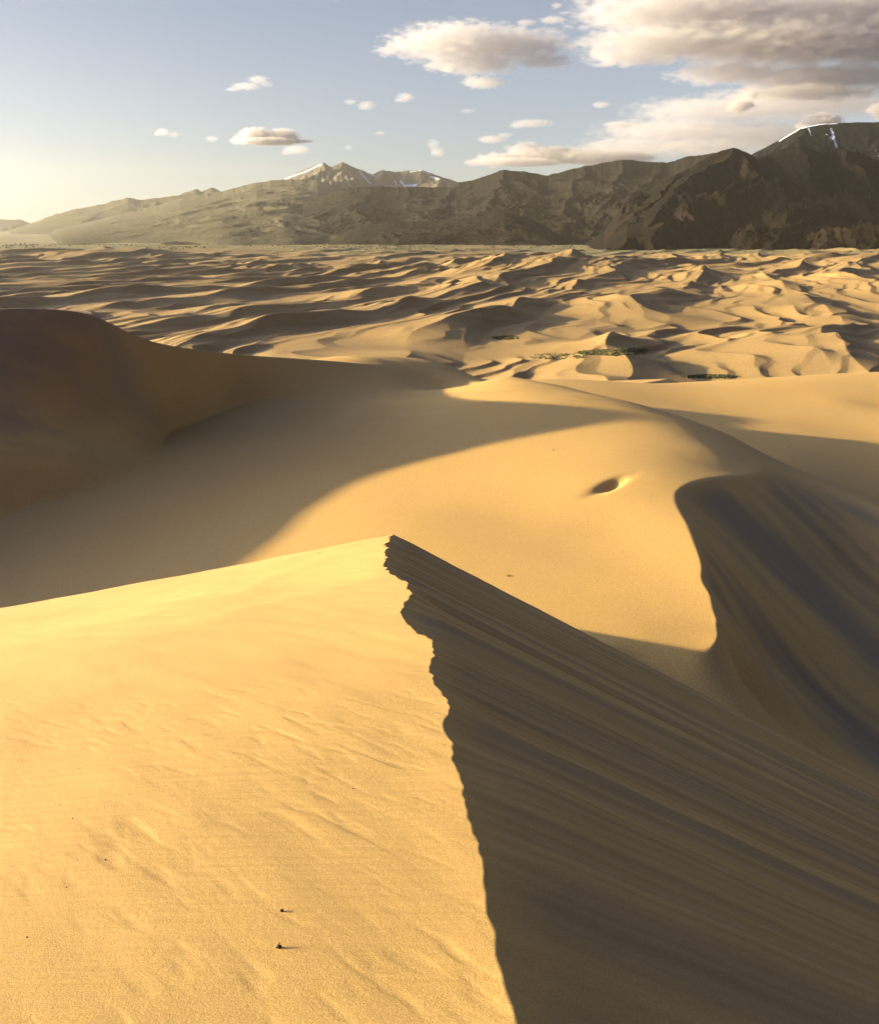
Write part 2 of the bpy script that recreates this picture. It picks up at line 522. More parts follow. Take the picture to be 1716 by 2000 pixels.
def field_height(X, Y):
    base = -92 + 10 * ss(900, 300, Y) * 0 + 4 * ss(2500, 4300, Y)
    a = R(20)
    wx = 95 * fbm(X / 900, Y / 1000, 71, 3) + 20 * fbm(X / 210, Y / 320, 72, 2)
    wa = 60 * fbm(X / 500, Y / 500, 73, 2)
    Xw = X + wx; Yw = Y + wa
    p = Xw * math.cos(a) - Yw * math.sin(a); q = Xw * math.sin(a) + Yw * math.cos(a)
    lam = 128.0
    m1 = np.clip(.62 + .75 * fbm(p / 210, q / 190, 74, 2), .05, 1.5)
    h = (12.5 - 2.5 * ss(200, -900, X)) * m1 * saw(p / lam)
    p2 = p + 30 * fbm(p / 140, q / 160, 75, 2)
    m2 = np.clip(.45 + .9 * fbm(p / 160, q / 220, 76, 2), 0, 1.2)
    h = h + 3.6 * m2 * saw(p2 / 43.0 + .37 * q / 260)
    p3 = p * .96 - q * .10 + 12 * fbm(p / 60, q / 70, 78, 2)
    m3 = np.clip(.3 + .9 * fbm(p / 90, q / 130, 79, 2), 0, 1)
    h = h + 1.9 * m3 * saw(p3 / 23.0)
    h = h + 10 * fbm(X / 700, Y / 800, 80, 2)
    for (mx, my, rx, ry, mh) in ((150, 2100, 130, 330, 22), (300, 2150, 110, 300, 17), (40, 1500, 90, 300, 9), (830, 2050, 150, 300, 18), (960, 2500, 140, 300, 20), (-900, 3000, 130, 260, 20), (-1250, 3100, 120, 260, 18), (560, 1500, 110, 220, 10), (-420, 2400, 120, 260, 9)):
        h = h + mh * np.exp(-((X - mx - .3 * (Y - my)) / rx) ** 2 - ((Y - my) / ry) ** 2)
    fade = 1 - .75 * ss(2700, 4200, Y + 500 * fbm(X / 900, Y / 900, 81, 2))
    return base, h, fade


def build_field(mat):
    yy = np.concatenate([np.geomspace(330, 2600, 760), np.geomspace(2600, 4900, 170)[1:]])
    uu = np.concatenate([np.linspace(-.9, -.5, 60)[:-1], np.linspace(-.5, .5, 1000), np.linspace(.5, .7, 30)[1:]])
    Y, U = np.meshgrid(yy, uu, indexing='ij')
    X = U * Y
    base, h, fade = field_height(X, Y)
    Z = base + h * fade
    veg = ss(3000, 3900, Y + 350 * fbm(X / 500, Y / 700, 85, 3) + 900 * U)
    veg = veg * np.clip(.85 + .8 * fbm(X / 260, Y / 420, 86, 3), 0, 1)
    return grid_mesh('dune_field', X, Y, Z, mat, {'veg': veg})


# ------------------------------------------------------------------ mountains
def mountain(name, sky, Yr, Yb, zb, mat, seed, spur=1.0, nu=700, nt=260, jag=1.0, snow=None, bare=None, freq=1.0, back=.55, spurs=(), slope=.75, bare_amt=.0):
    px = np.array([p[0] for p in sky], float); py = np.array([p[1] for p in sky], float)
    cols = np.linspace(px[0], px[-1], nu)
    sk = np.interp(cols, px, py)
    sk0 = sk.copy(); sk = sk + jag * (1.8 * fbm(cols / 26, cols * 0, seed, 4) + .8 * fbm(cols / 6, cols * 0 + 3, seed + 1, 3))
    u, yv, dv = ray(cols, sk)
    zr = dv / yv * Yr                       # ridge height relative to the eye
    r0 = ray(cols, sk0); zs = r0[2] / r0[1] * Yr
    az = u / yv                              # X / Y on the ridge
    t = np.concatenate([np.linspace(0, 1, nt), 1 + np.linspace(0, back, nt // 4)[1:]])
    T, A = np.meshgrid(t, az, indexing='ij')
    ZR = np.broadcast_to(zr, T.shape)
    tj = ss(.75, 1.0, T)
    rel = np.clip(ZR * tj + np.broadcast_to(zs, T.shape) * (1 - tj) - zb, 0, None)
    depth = (Yr - Yb)
    wob = depth * .10 * fbm(A * 9 * freq, T * 0 + 2, seed + 2, 2)
    Y = Yb + T * depth + wob * np.clip(1 - T, 0, 1)
    X = A * Y
    L = 760.0 / freq
    wv = .55 * fbm(X / (L * 1.3), Y / (L * 1.3), seed + 3, 3)
    rg = ridged(X / L + wv, Y / (L * 2.2) + wv * .6, seed + 4, 5) - .95
    rg2 = ridged(X / (L * .34) + wv, Y / (L * .6), seed + 6, 5) - .9
    rg3 = ridged(X / (L * .1), Y / (L * .16), seed + 8, 4) - .9
    tc = np.clip(T, 0, 1)
    prof = tc ** (1.15 + .0 * tc)
    env = np.clip(np.sin(np.pi * np.clip(tc, 0, 1) ** .8), 0, 1) ** .8
    h = rel * (prof + spur * (.24 * rg + .05 * rg2 + .03 * rg3) * env)
    if spurs:
        base_py = 497.0
        line = np.full(h.shape, -1e9); near = np.full(h.shape, 1e9)
        nx = 70 * fbm(X / 420, Y / 420, seed + 11, 4)
        for sp in spurs:
            p0 = max(np.interp(sp[0][0], px, py), 0)
            pts = []
            for (a, b) in sp:
                Yp = Yb + depth * np.clip((base_py - b) / (base_py - p0), 0, 1)
                pts.append(at_y(a, b, float(Yp)))
            pts = np.array(pts)
            for A0, A1 in zip(pts[:-1], pts[1:]):
                vx, vy = A1[0] - A0[0], A1[1] - A0[1]
                sg = np.clip(((X + nx - A0[0]) * vx + (Y - A0[1]) * vy) / (vx * vx + vy * vy + 1e-9), 0, 1)
                dd = np.hypot(X + nx - A0[0] - sg * vx, Y - A0[1] - sg * vy)
                zl = A0[2] + sg * (A1[2] - A0[2]) - zb
                line = np.maximum(line, zl - slope * dd); near = np.minimum(near, dd)
        h = smax(h - .12 * rel * env, line + rel * env * spur * (.05 * rg + .014 * rg2 + .016 * rg3), 45)
    h = np.clip(h, -20, rel * .985 * ss(-.2, 1.0, tc) + 0 * h) * 1.0
    h = np.where(T <= 1, h, h)
    ridge_mix = ss(.9, 1.0, T)
    h = h * (1 - ridge_mix) + rel * ridge_mix
    bk = np.clip(T - 1, 0, None) / back
    h = h * (1 - bk) ** 1.2
    Z = zb + h - 12 * (1 - ss(0, .06, T)) - 18 * (1 - ss(5, 70, rel))
    at = {}
    e = np.degrees(np.arctan2(Z, np.hypot(X, Y)))
    at['bare'] = np.zeros_like(Z) if bare is None else ss(bare[0], bare[1], rel * 0 + (Z - zb)) * .9
    if spurs:
        at['bare'] = (1 - ss(10, 110, near + 60 * fbm(X / 90, Y / 90, seed + 15, 4))) * ss(-.15, .5, fbm(X / 260, Y / 260, seed + 16, 3)) * bare_amt
    if snow is not None:
        at['snow'] = snow(X, Y, Z, tc)
    return grid_mesh(name, X, Y, Z, mat, at)


def px_of(X, Y, Z):
    dep = Y * CP - Z * SP
    return CX + F * X / dep, CY - F * (Y * SP + Z * CP) / dep


def seg_mask(polys):
    def f(X, Y, Z, tc):
        a, b = px_of(X, Y, Z)
        m = np.zeros_like(a)
        for pts, w in polys:
            for (x0, y0), (x1, y1) in zip(pts[:-1], pts[1:]):
                vx, vy = x1 - x0, y1 - y0
                s = np.clip(((a - x0) * vx + (b - y0) * vy) / (vx * vx + vy * vy + 1e-9), 0, 1)
                dd = np.hypot(a - x0 - s * vx, b - y0 - s * vy)
                m = np.maximum(m, 1 - ss(w * .2, w * 2.4, dd))
        return m
    return f


def build_mountains():
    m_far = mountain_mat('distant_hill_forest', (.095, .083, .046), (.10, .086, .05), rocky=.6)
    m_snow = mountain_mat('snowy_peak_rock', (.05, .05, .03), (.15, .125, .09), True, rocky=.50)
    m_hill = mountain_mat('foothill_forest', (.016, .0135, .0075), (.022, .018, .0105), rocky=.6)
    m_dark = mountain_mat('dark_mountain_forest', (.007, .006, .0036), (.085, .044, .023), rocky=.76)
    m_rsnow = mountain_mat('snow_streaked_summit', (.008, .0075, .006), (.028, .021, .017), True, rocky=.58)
    o = []
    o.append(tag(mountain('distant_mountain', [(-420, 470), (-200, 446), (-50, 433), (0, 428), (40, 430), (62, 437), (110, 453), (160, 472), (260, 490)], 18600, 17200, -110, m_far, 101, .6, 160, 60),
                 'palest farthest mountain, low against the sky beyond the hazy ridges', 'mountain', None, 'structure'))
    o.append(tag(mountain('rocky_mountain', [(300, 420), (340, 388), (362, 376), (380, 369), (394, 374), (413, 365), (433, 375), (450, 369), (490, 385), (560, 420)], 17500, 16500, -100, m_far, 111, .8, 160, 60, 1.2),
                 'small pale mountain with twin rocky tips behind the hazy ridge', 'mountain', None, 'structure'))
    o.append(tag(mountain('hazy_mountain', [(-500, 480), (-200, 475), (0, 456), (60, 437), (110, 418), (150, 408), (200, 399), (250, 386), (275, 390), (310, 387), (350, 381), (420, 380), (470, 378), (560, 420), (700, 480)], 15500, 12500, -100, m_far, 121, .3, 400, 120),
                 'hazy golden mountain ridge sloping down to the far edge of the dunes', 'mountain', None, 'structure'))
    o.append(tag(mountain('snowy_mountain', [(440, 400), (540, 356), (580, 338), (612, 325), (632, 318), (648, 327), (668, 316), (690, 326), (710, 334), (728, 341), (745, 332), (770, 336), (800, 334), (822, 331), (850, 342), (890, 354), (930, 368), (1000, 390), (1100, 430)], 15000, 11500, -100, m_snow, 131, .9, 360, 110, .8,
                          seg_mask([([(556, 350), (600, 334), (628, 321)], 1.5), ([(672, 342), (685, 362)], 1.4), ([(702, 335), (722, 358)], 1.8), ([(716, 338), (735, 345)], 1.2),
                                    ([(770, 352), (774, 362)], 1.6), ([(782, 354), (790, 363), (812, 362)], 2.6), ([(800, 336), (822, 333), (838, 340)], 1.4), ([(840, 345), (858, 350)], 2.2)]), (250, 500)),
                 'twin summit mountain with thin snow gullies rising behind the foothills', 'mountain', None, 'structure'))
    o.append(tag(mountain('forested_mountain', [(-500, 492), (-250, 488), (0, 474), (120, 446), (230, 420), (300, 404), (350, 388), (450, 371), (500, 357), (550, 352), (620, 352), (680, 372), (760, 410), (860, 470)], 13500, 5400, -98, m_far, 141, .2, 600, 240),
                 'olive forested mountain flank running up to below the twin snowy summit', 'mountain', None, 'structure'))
    o.append(tag(mountain('long_foothill', [(150, 500), (190, 496), (230, 481), (300, 456), (360, 440), (450, 412), (540, 396), (590, 398), (630, 381), (680, 366), (720, 364), (800, 366), (880, 366), (893, 358), (930, 350), (985, 332), (1030, 336), (1070, 344), (1100, 335), (1140, 325), (1215, 312), (1260, 316), (1300, 318), (1345, 306), (1395, 300), (1420, 312), (1500, 340), (1650, 420)], 9000, 5600, -95, m_hill, 151, .42, 1000, 300, 1.0, None, None, 1.2, spurs=[
        [(590, 398), (545, 430), (490, 465), (450, 490)], [(720, 364), (690, 405), (640, 450), (600, 490)], [(800, 366), (790, 410), (760, 450)],
        [(893, 358), (860, 400), (830, 440)], [(985, 332), (965, 380), (925, 430), (900, 480)], [(1070, 344), (1040, 390), (1030, 440), (1010, 480)],
        [(1140, 325), (1110, 380), (1105, 430), (1070, 480)], [(1215, 312), (1205, 360), (1170, 420), (1150, 480)], [(1300, 318), (1260, 360), (1240, 400)], [(1395, 300), (1340, 340), (1290, 380)]], slope=.55),
                 'long brown forested foothill with an uneven crest behind the whole dune field', 'hill', None, 'structure'))
    o.append(tag(mountain('low_hill', [(540, 494), (600, 486), (640, 468), (700, 442), (760, 433), (850, 433), (930, 422), (985, 415), (1030, 425), (1070, 446), (1120, 470), (1200, 490)], 5900, 4700, -95, m_hill, 161, .7, 300, 90, .8, None, None, 1.6),
                 'low dark rounded hill at the foot of the long foothill', 'hill', None, 'structure'))
    o.append(tag(mountain('snow_capped_mountain', [(1380, 380), (1420, 335), (1465, 303), (1510, 280), (1560, 252), (1600, 243), (1650, 240), (1716, 239), (1800, 246), (1950, 290), (2200, 380)], 7200, 5000, -95, m_rsnow, 171, .8, 320, 120, .5,
                          seg_mask([([(1520, 276), (1545, 261), (1562, 251), (1600, 243), (1635, 241)], 1.1), ([(1578, 252), (1583, 264)], 2.2), ([(1622, 252), (1632, 286)], 3.0), ([(1612, 262), (1626, 272)], 1.6), ([(1708, 292), (1716, 305)], 2.0)]), None),
                 'high dark mountain with a snowy rim and narrow snow gullies', 'mountain', None, 'structure'))
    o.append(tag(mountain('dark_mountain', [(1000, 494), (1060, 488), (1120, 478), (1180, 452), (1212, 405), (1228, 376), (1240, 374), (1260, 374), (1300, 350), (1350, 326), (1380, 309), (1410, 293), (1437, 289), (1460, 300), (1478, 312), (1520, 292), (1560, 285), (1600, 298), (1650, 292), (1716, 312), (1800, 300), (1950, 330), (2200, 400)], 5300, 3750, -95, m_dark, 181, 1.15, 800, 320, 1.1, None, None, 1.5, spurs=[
        [(1228, 376), (1218, 410), (1190, 450), (1150, 490)], [(1437, 289), (1380, 325), (1330, 362), (1285, 402), (1245, 440), (1200, 480)],
        [(1437, 289), (1467, 338), (1407, 365), (1357, 405), (1307, 440), (1270, 485)], [(1437, 289), (1467, 338), (1490, 370), (1522, 402), (1530, 450), (1510, 490)],
        [(1560, 285), (1590, 350), (1620, 420), (1600, 490)], [(1650, 292), (1690, 370), (1716, 440), (1720, 490)], [(1800, 300), (1800, 400), (1790, 480)],
        [(1330, 335), (1300, 370), (1262, 400), (1230, 440)]], slope=.62, bare_amt=.15),
                 'steep nearly black mountain with reddish sunlit spurs closing off the valley', 'mountain', None, 'structure'))
    return o


# ------------------------------------------------------------------ build
M_near, M_mid, M_far = sand_near(), sand_mid(), sand_far()
fg = build_foreground(M_near)
tag(fg, 'nearest sharp crested dune, golden on its windward side and streaked grey on its slip face', 'dune', None, 'structure')
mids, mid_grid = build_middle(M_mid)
tag(mids[0], 'broad middle dune with a sunlit wedge, small hollow and dark streaked bowl', 'dune', None, 'structure')
tag(mids[1], 'tall dark dune in full shade, its crest against the far dune field', 'dune', None, 'structure')
tag(mids[2], 'smooth golden dune with footprints, its lower half in the middle dune\'s shadow', 'dune', None, 'structure')
field = build_field(M_far)
tag(field, 'wide field of many small rippling dunes below the mountains', 'dune field', None, 'structure')
mts = build_mountains()

# ------------------------------------------------------------------ small things
bpy.context.view_layer.update()


def hit(o, px, py):
    x, y, d = ray(px, py)
    v = Vector((float(x), float(y), float(d))).normalized()
    ok, loc, nor, _ = o.ray_cast(Vector((0, 0, EYE)), v)
    return (loc, nor) if ok else (None, None)


def drop(o, x, y):
    ok, loc, nor, _ = o.ray_cast(Vector((x, y, EYE + 400)), Vector((0, 0, -1)))
    return loc if ok else None


def tube(bm, pts, rads, n=6):
    rings = []
    for i, (p, r) in enumerate(zip(pts, rads)):
        a = pts[max(i - 1, 0)]; b = pts[min(i + 1, len(pts) - 1)]
        t = (b - a).normalized()
        e = t.orthogonal().normalized(); f = t.cross(e)
        rings.append([bm.verts.new(p + (e * math.cos(2 * math.pi * j / n) + f * math.sin(2 * math.pi * j / n)) * r) for j in range(n)])
    for r0, r1 in zip(rings[:-1], rings[1:]):
        for j in range(n):
            bm.faces.new((r0[j], r0[(j + 1) % n], r1[(j + 1) % n], r1[j]))
    bm.faces.new(rings[0][::-1]); bm.faces.new(rings[-1])


def from_bm(name, bm, mat, loc=(0, 0, 0), parent=None):
    me = bpy.data.meshes.new(name); bm.normal_update(); bm.to_mesh(me); bm.free(); me.materials.append(mat)
    me.polygons.foreach_set('use_smooth', np.ones(len(me.polygons), bool))
    o = bpy.data.objects.new(name, me); COL.objects.link(o); o.location = loc
    if parent: o.parent = parent
    return o


M_twig = simple_mat('dark_dry_plant', (.035, .018, .012), .9, .5, 300)
M_pebble = simple_mat('dark_pebble', (.06, .045, .035), .8, .4, 400)
M_tuft = simple_mat('dry_straw', (.24, .17, .075), .9, .4, 8)
M_shrub = simple_mat('scrub_leaves', (.05, .048, .02), 1, .5, .6)
M_grass = simple_mat('green_grass', (.060, .064, .026), .95, .5, .3)
M_print = M_mid


def debris(px, py, size, label, seed):
    # a dried seed head: a root at the base, a crooked stem and curled dry leaves around a lumpy burr
    rnd = random.Random(seed)
    loc, nor = hit(fg, px, py)
    root = bpy.data.objects.new('plant_debris', None); COL.objects.link(root); root.location = loc
    root.empty_display_size = .02
    bm = bmesh.new(); bmesh.ops.create_icosphere(bm, subdivisions=3, radius=size * .42)
    for v in bm.verts:
        n = mnoise.noise(v.co * (3.2 / size) + Vector((seed, 0, 0)))
        v.co *= 1 + .55 * n
        v.co.z *= .75
    from_bm('burr', bm, M_twig, (0, 0, size * .24), root)
    for i in range(7):
        bm = bmesh.new()
        a = rnd.uniform(0, 6.28); el = rnd.uniform(.1, 1.1)
        d = Vector((math.cos(a) * math.cos(el), math.sin(a) * math.cos(el), math.sin(el)))
        p = Vector((0, 0, size * .22)); pts = [p]
        for j in range(4):
            d = (d + Vector((rnd.uniform(-.4, .4), rnd.uniform(-.4, .4), rnd.uniform(-.25, .15)))).normalized()
            p = p + d * size * rnd.uniform(.17, .30); pts.append(Vector(p))
        tube(bm, pts, [size * .07, size * .06, size * .05, size * .035, size * .015])
        from_bm('stalk', bm, M_twig, (0, 0, 0), root)
    # the wind has packed a little tail of sand in its lee
    return tag(root, label, 'plant debris')


debris(551, 1780, .0145, 'small black dry plant scrap on the golden sand, the farther of the two', 3)
debris(545, 1851, .0175, 'larger black dry plant scrap on the golden sand, nearest to the viewer', 5)

for i, (px, py, r) in enumerate([(206, 1680, .0042), (142, 1599, .0040), (130, 1733, .0036), (53, 1831, .0036), (689, 1541, .0045), (1150 - 1000 + 3, 1502, .004)]):
    loc, nor = hit(fg, px, py)
    bm = bmesh.new(); bmesh.ops.create_icosphere(bm, subdivisions=2, radius=r)
    for v in bm.verts:
        v.co *= 1 + .35 * mnoise.noise(v.co * (1.3 / r) + Vector((i * 7.1, 0, 0)))
        v.co.z *= .7
    where = ['dark speck of a pebble left of the dry plant scraps', 'dark pebble speck farther up the golden slope than its neighbours on the left', 'dark pebble speck just below the middle one on the left slope',
             'lowest dark pebble speck, near the left edge of the golden slope', 'dark pebble speck alone near the jagged crest', 'topmost dark pebble speck on the left of the golden slope'][i]
    tag(from_bm('pebble', bm, M_pebble, loc + Vector((0, 0, r * .35))), where, 'pebble', 'pebbles on the golden slope')


def tuft(o, px, py, w, h, label, seed, lean=.5):
    rnd = random.Random(seed)
    loc, nor = hit(o, px, py)
    bm = bmesh.new()
    for i in range(26):
        a = rnd.uniform(0, 6.28); r = w * .5 * math.sqrt(rnd.random())
        p = Vector((math.cos(a) * r, math.sin(a) * r, -.02)); d = Vector((rnd.uniform(-.4, .4) + lean, rnd.uniform(-.4, .4), 1)).normalized()
        L = h * rnd.uniform(.6, 1.2)
        tube(bm, [p, p + d * L * .5, p + d * L + Vector((lean * L * .3, 0, -L * .1))], [w * .05, w * .04, w * .008], 4)
    return tag(from_bm('grass_tuft', bm, M_tuft, loc), label, 'grass tuft')


tuft(mids[0], 992, 1125, .45, .22, 'tiny straw tuft on the sunlit wedge just beyond the streaked slip face', 1)
tuft(mids[0], 1080, 879, .35, .2, 'tiny straw tuft high on the sunlit back of the middle dune', 2)
tuft(fg, 622, 1080, .12, .05, 'flattened straw tuft near the brow of the golden slope', 4, 1.5)


def trail(path, label, seed, wid=.5):
    # a trampled track: one strip of kicked up sand, footprint after footprint
    pts = [hit(mids[2], *p)[0] for p in path]
    pts = [p for p in pts if p is not None]
    bm = bmesh.new(); rows = []; run = 0.0
    for a, b in zip(pts[:-1], pts[1:]):
        n = max(int((b - a).length / .16), 1); dr = (b - a).normalized(); pr = Vector((-dr.y, dr.x, 0)).normalized()
        for j in range(n):
            run += .16
            sway = .25 * math.sin(run * .7 + seed) + .12 * math.sin(run * 2.3)
            row = []
            for i in range(9):
                t = i / 4 - 1
                p = a + (b - a) * (j / n) + pr * (t * wid + sway)
                g = drop(mids[2], p.x, p.y)
                z = (g.z if g is not None else p.z)
                foot = math.sin(run * 2 * math.pi / .8 + (math.pi if t > 0 else 0))
                row.append(bm.verts.new((p.x, p.y, z - .04 * abs(t) ** 4 - .02 + (1 - t * t) * (.035 + .05 * foot + .02 * mnoise.noise(Vector((run * 3, t * 2, seed)))))))
            rows.append(row)
    for r0, r1 in zip(rows[:-1], rows[1:]):
        for i in range(8):
            bm.faces.new((r0[i], r0[i + 1], r1[i + 1], r1[i]))
    return tag(from_bm('footprint_trail', bm, M_print), label, 'footprints')


trail([(1377, 783), (1394, 793), (1432, 815), (1452, 830), (1470, 838), (1500, 845)], 'line of footprints crossing the sunlit part of the smooth golden dune', 1)
trail([(1527, 853), (1537, 863), (1538, 875), (1548, 885), (1547, 900), (1543, 908)], 'short crooked line of footprints in the shade of the smooth dune', 2)


def scatter(name, spots, mat, label, cat, blade=True, seed=1, ground=None):
    rnd = random.Random(seed); V = []; Fc = []
    for (x, y, z, w_, h_) in spots:
        if blade:
            for i in range(5):
                a = rnd.uniform(0, 6.28); b0 = len(V)
                ox, oy = rnd.uniform(-.5, .5) * w_, rnd.uniform(-.5, .5) * w_
                dx, dy = math.cos(a) * w_ * .22, math.sin(a) * w_ * .22
                V += [(x + ox - dx, y + oy - dy, z - .15), (x + ox + dx, y + oy + dy, z - .15), (x + ox + rnd.uniform(-.3, .3) * w_, y + oy + rnd.uniform(-.3, .3) * w_, z + h_ * rnd.uniform(.6, 1.2))]
                Fc.append((b0, b0 + 1, b0 + 2))
        else:
            for i in range(4):
                ox, oy, oz = rnd.uniform(-.4, .4) * w_, rnd.uniform(-.4, .4) * w_, rnd.uniform(.15, .6) * h_
                rr = w_ * rnd.uniform(.25, .42); b0 = len(V)
                for v in _oct:
                    k = rr * rnd.uniform(.75, 1.25)
                    V.append((x + ox + v[0] * k, y + oy + v[1] * k, z + oz + v[2] * k * .8))
                Fc += [tuple(b0 + q for q in f) for f in _octf]
    o = mesh_from(name, np.array(V), np.array(Fc), mat)
    return tag(o, label, cat, None, 'stuff')


_i = bmesh.new(); bmesh.ops.create_icosphere(_i, subdivisions=1, radius=1)
_oct = [v.co[:] for v in _i.verts]; _octf = [tuple(v.index for v in f.verts) for f in _i.faces]; _i.free()

sp = []
rnd = random.Random(11)
for (cx, cy, rx, ry, n) in [(1190, 689, 68, 6, 420), (1090, 697, 55, 6, 130), (988, 660, 28, 4, 160), (1385, 736, 55, 4, 260), (1235, 684, 30, 4, 160)]:
    for i in range(n):
        a = rnd.uniform(0, 6.28); r = math.sqrt(rnd.random())
        loc, nor = hit(field, cx + rx * r * math.cos(a), cy + ry * r * math.sin(a))
        if loc is None: continue
        sp.append((loc.x, loc.y, loc.z, rnd.uniform(1.2, 3.0), rnd.uniform(.4, 1.1)))
scatter('grass', sp, M_grass, 'green grass in the damp hollows between the dunes', 'grass')

sp = []
for i in range(5200):
    y = rnd.uniform(3300, 5600); x = rnd.uniform(-.42, .52) * y
    if fbm(np.array([x / 420.0]), np.array([y / 600.0]), 95, 3)[0] + (y - 4300) / 1600 < rnd.uniform(-.3, .8): continue
    loc = drop(field, x, y) if y < 4800 else None
    z = loc.z if loc is not None else EYE - 95
    h_ = rnd.uniform(2.0, 6.5)
    sp.append((x, y, z - .3, h_ * 1.1, h_))
scatter('scrub', sp, M_shrub, 'dark scrub bushes dotted over the flat below the mountains', 'scrub', False)


# valley floor reaching to the horizon
def build_ground():
    r = np.concatenate([[0], np.geomspace(60, 18900, 70)])
    a = np.linspace(0, 2 * math.pi, 97)
    Rr, A = np.meshgrid(r, a, indexing='ij')
    X, Y = Rr * np.sin(A), Rr * np.cos(A)
    Z = -104 + 5 * ss(3000, 5000, Rr) + 3 * fbm(X / 900, Y / 900, 91, 2)
    return grid_mesh('ground', X, Y, Z, plain_mat())
tag(build_ground(), 'scrubby valley floor stretching to the mountains', 'ground', None, 'structure')

# ------------------------------------------------------------------ clouds
def cloud_mat(name, lumps, D, amp, thr, soft, sc, g=.3, zs=1.9, step=.25):
    """density: fractal noise eroding the union of the cloud's own billows (object space, metres)"""
    k = bpy.data.materials.new(name); k.use_nodes = True; t = k.node_tree; t.nodes.clear()
    out = t.nodes.new('ShaderNodeOutputMaterial'); v = t.nodes.new('ShaderNodeVolumePrincipled')
    v.inputs['Color'].default_value = (.68, .64, .62, 1); v.inputs['Anisotropy'].default_value = g
    tc = t.nodes.new('ShaderNodeTexCoord')

    def math_(op, a, b=None, clamp=False):
        nd = t.nodes.new('ShaderNodeMath'); nd.operation = op; nd.use_clamp = clamp
        for i, q in enumerate((a, b)):
            if q is None: continue
            if hasattr(q, 'is_output'): t.links.new(q, nd.inputs[i])
            else: nd.inputs[i].default_value = q
        return nd.outputs[0]
    best = None
    for (p, r) in lumps:
        mp = t.nodes.new('ShaderNodeMapping'); mp.vector_type = 'TEXTURE'
        mp.inputs['Location'].default_value = p; mp.inputs['Scale'].default_value = r
        t.links.new(tc.outputs['Object'], mp.inputs['Vector'])
        ln = t.nodes.new('ShaderNodeVectorMath'); ln.operation = 'LENGTH'
        t.links.new(mp.outputs[0], ln.inputs[0])
        best = ln.outputs['Value'] if best is None else math_('MINIMUM', best, ln.outputs['Value'])
    body = math_('SUBTRACT', 1.0, best)
    mp = t.nodes.new('ShaderNodeMapping'); mp.inputs['Scale'].default_value = (sc, sc * .6, sc * zs)
    t.links.new(tc.outputs['Object'], mp.inputs['Vector'])
    n = t.nodes.new('ShaderNodeTexNoise'); n.inputs['Scale'].default_value = 1; n.inputs['Detail'].default_value = 6
    n.inputs['Roughness'].default_value = .6
    t.links.new(mp.outputs[0], n.inputs['Vector'])
    f = math_('ADD', body, math_('MULTIPLY', math_('SUBTRACT', n.outputs['Fac'], .5), amp))
    mr = t.nodes.new('ShaderNodeMapRange'); mr.interpolation_type = 'SMOOTHSTEP'
    mr.inputs['From Min'].default_value = thr; mr.inputs['From Max'].default_value = thr + soft
    mr.inputs['To Max'].default_value = D
    t.links.new(f, mr.inputs['Value']); t.links.new(mr.outputs['Result'], v.inputs['Density'])
    t.links.new(v.outputs[0], out.inputs['Volume'])
    k.cycles.volume_step_rate = step
    return k


def make_cloud(lumps, Yc, seed, label, D=.006, amp=1.4, thr=.16, soft=.34, fine=2.2, zs=1.9, step=.25, group='clouds over the mountains'):
    """lumps: (px, py, half width px, half height px[, depth factor]) traced at distance Yc"""
    rnd = random.Random(seed)
    s = Yc * 1.02 / F
    cx = sum(l[0] for l in lumps) / len(lumps); cy = sum(l[1] for l in lumps) / len(lumps)
    c0 = Vector(at_y(cx, cy, Yc))
    ico = bmesh.new(); bmesh.ops.create_icosphere(ico, subdivisions=3, radius=1)
    iv = np.array([v.co[:] for v in ico.verts]); fi = np.array([[v.index for v in f.verts] for f in ico.faces]); ico.free()
    vs, fs, el = [], [], []
    hm = sum(l[3] for l in lumps) / len(lumps) * s
    for l in lumps:
        p = Vector(at_y(l[0], l[1], Yc)) - c0
        a, b = l[2] * s * 1.25, l[3] * s * 1.25
        d = min(a * (l[4] if len(l) > 4 else .7), 2600)
        p.y += rnd.uniform(-.25, .25) * d
        el.append(((p.x, p.y, p.z), (a, d, b)))
        fs.append(fi + sum(len(x) for x in vs)); vs.append(iv * np.array([a, d, b]) + np.array(p))
    tmp = mesh_from('tmp', np.concatenate(vs), np.concatenate(fs), None)
    md = tmp.modifiers.new('r', 'REMESH'); md.mode = 'VOXEL'; md.voxel_size = max(hm * .22, 16)
    ev = tmp.evaluated_get(bpy.context.evaluated_depsgraph_get())
    me = bpy.data.meshes.new_from_object(ev)
    tm = tmp.data; bpy.data.objects.remove(tmp); bpy.data.meshes.remove(tm)
    me.materials.clear()
    me.materials.append(cloud_mat('cloud_vapour', el, D, amp, thr, soft, fine / hm / 2, zs=zs, step=step))
    me.name = 'cloud'
    o = bpy.data.objects.new('cloud', me); COL.objects.link(o)
    o.location = c0 + Vector((0, 0, EYE))
    return tag(o, label, 'cloud', group)


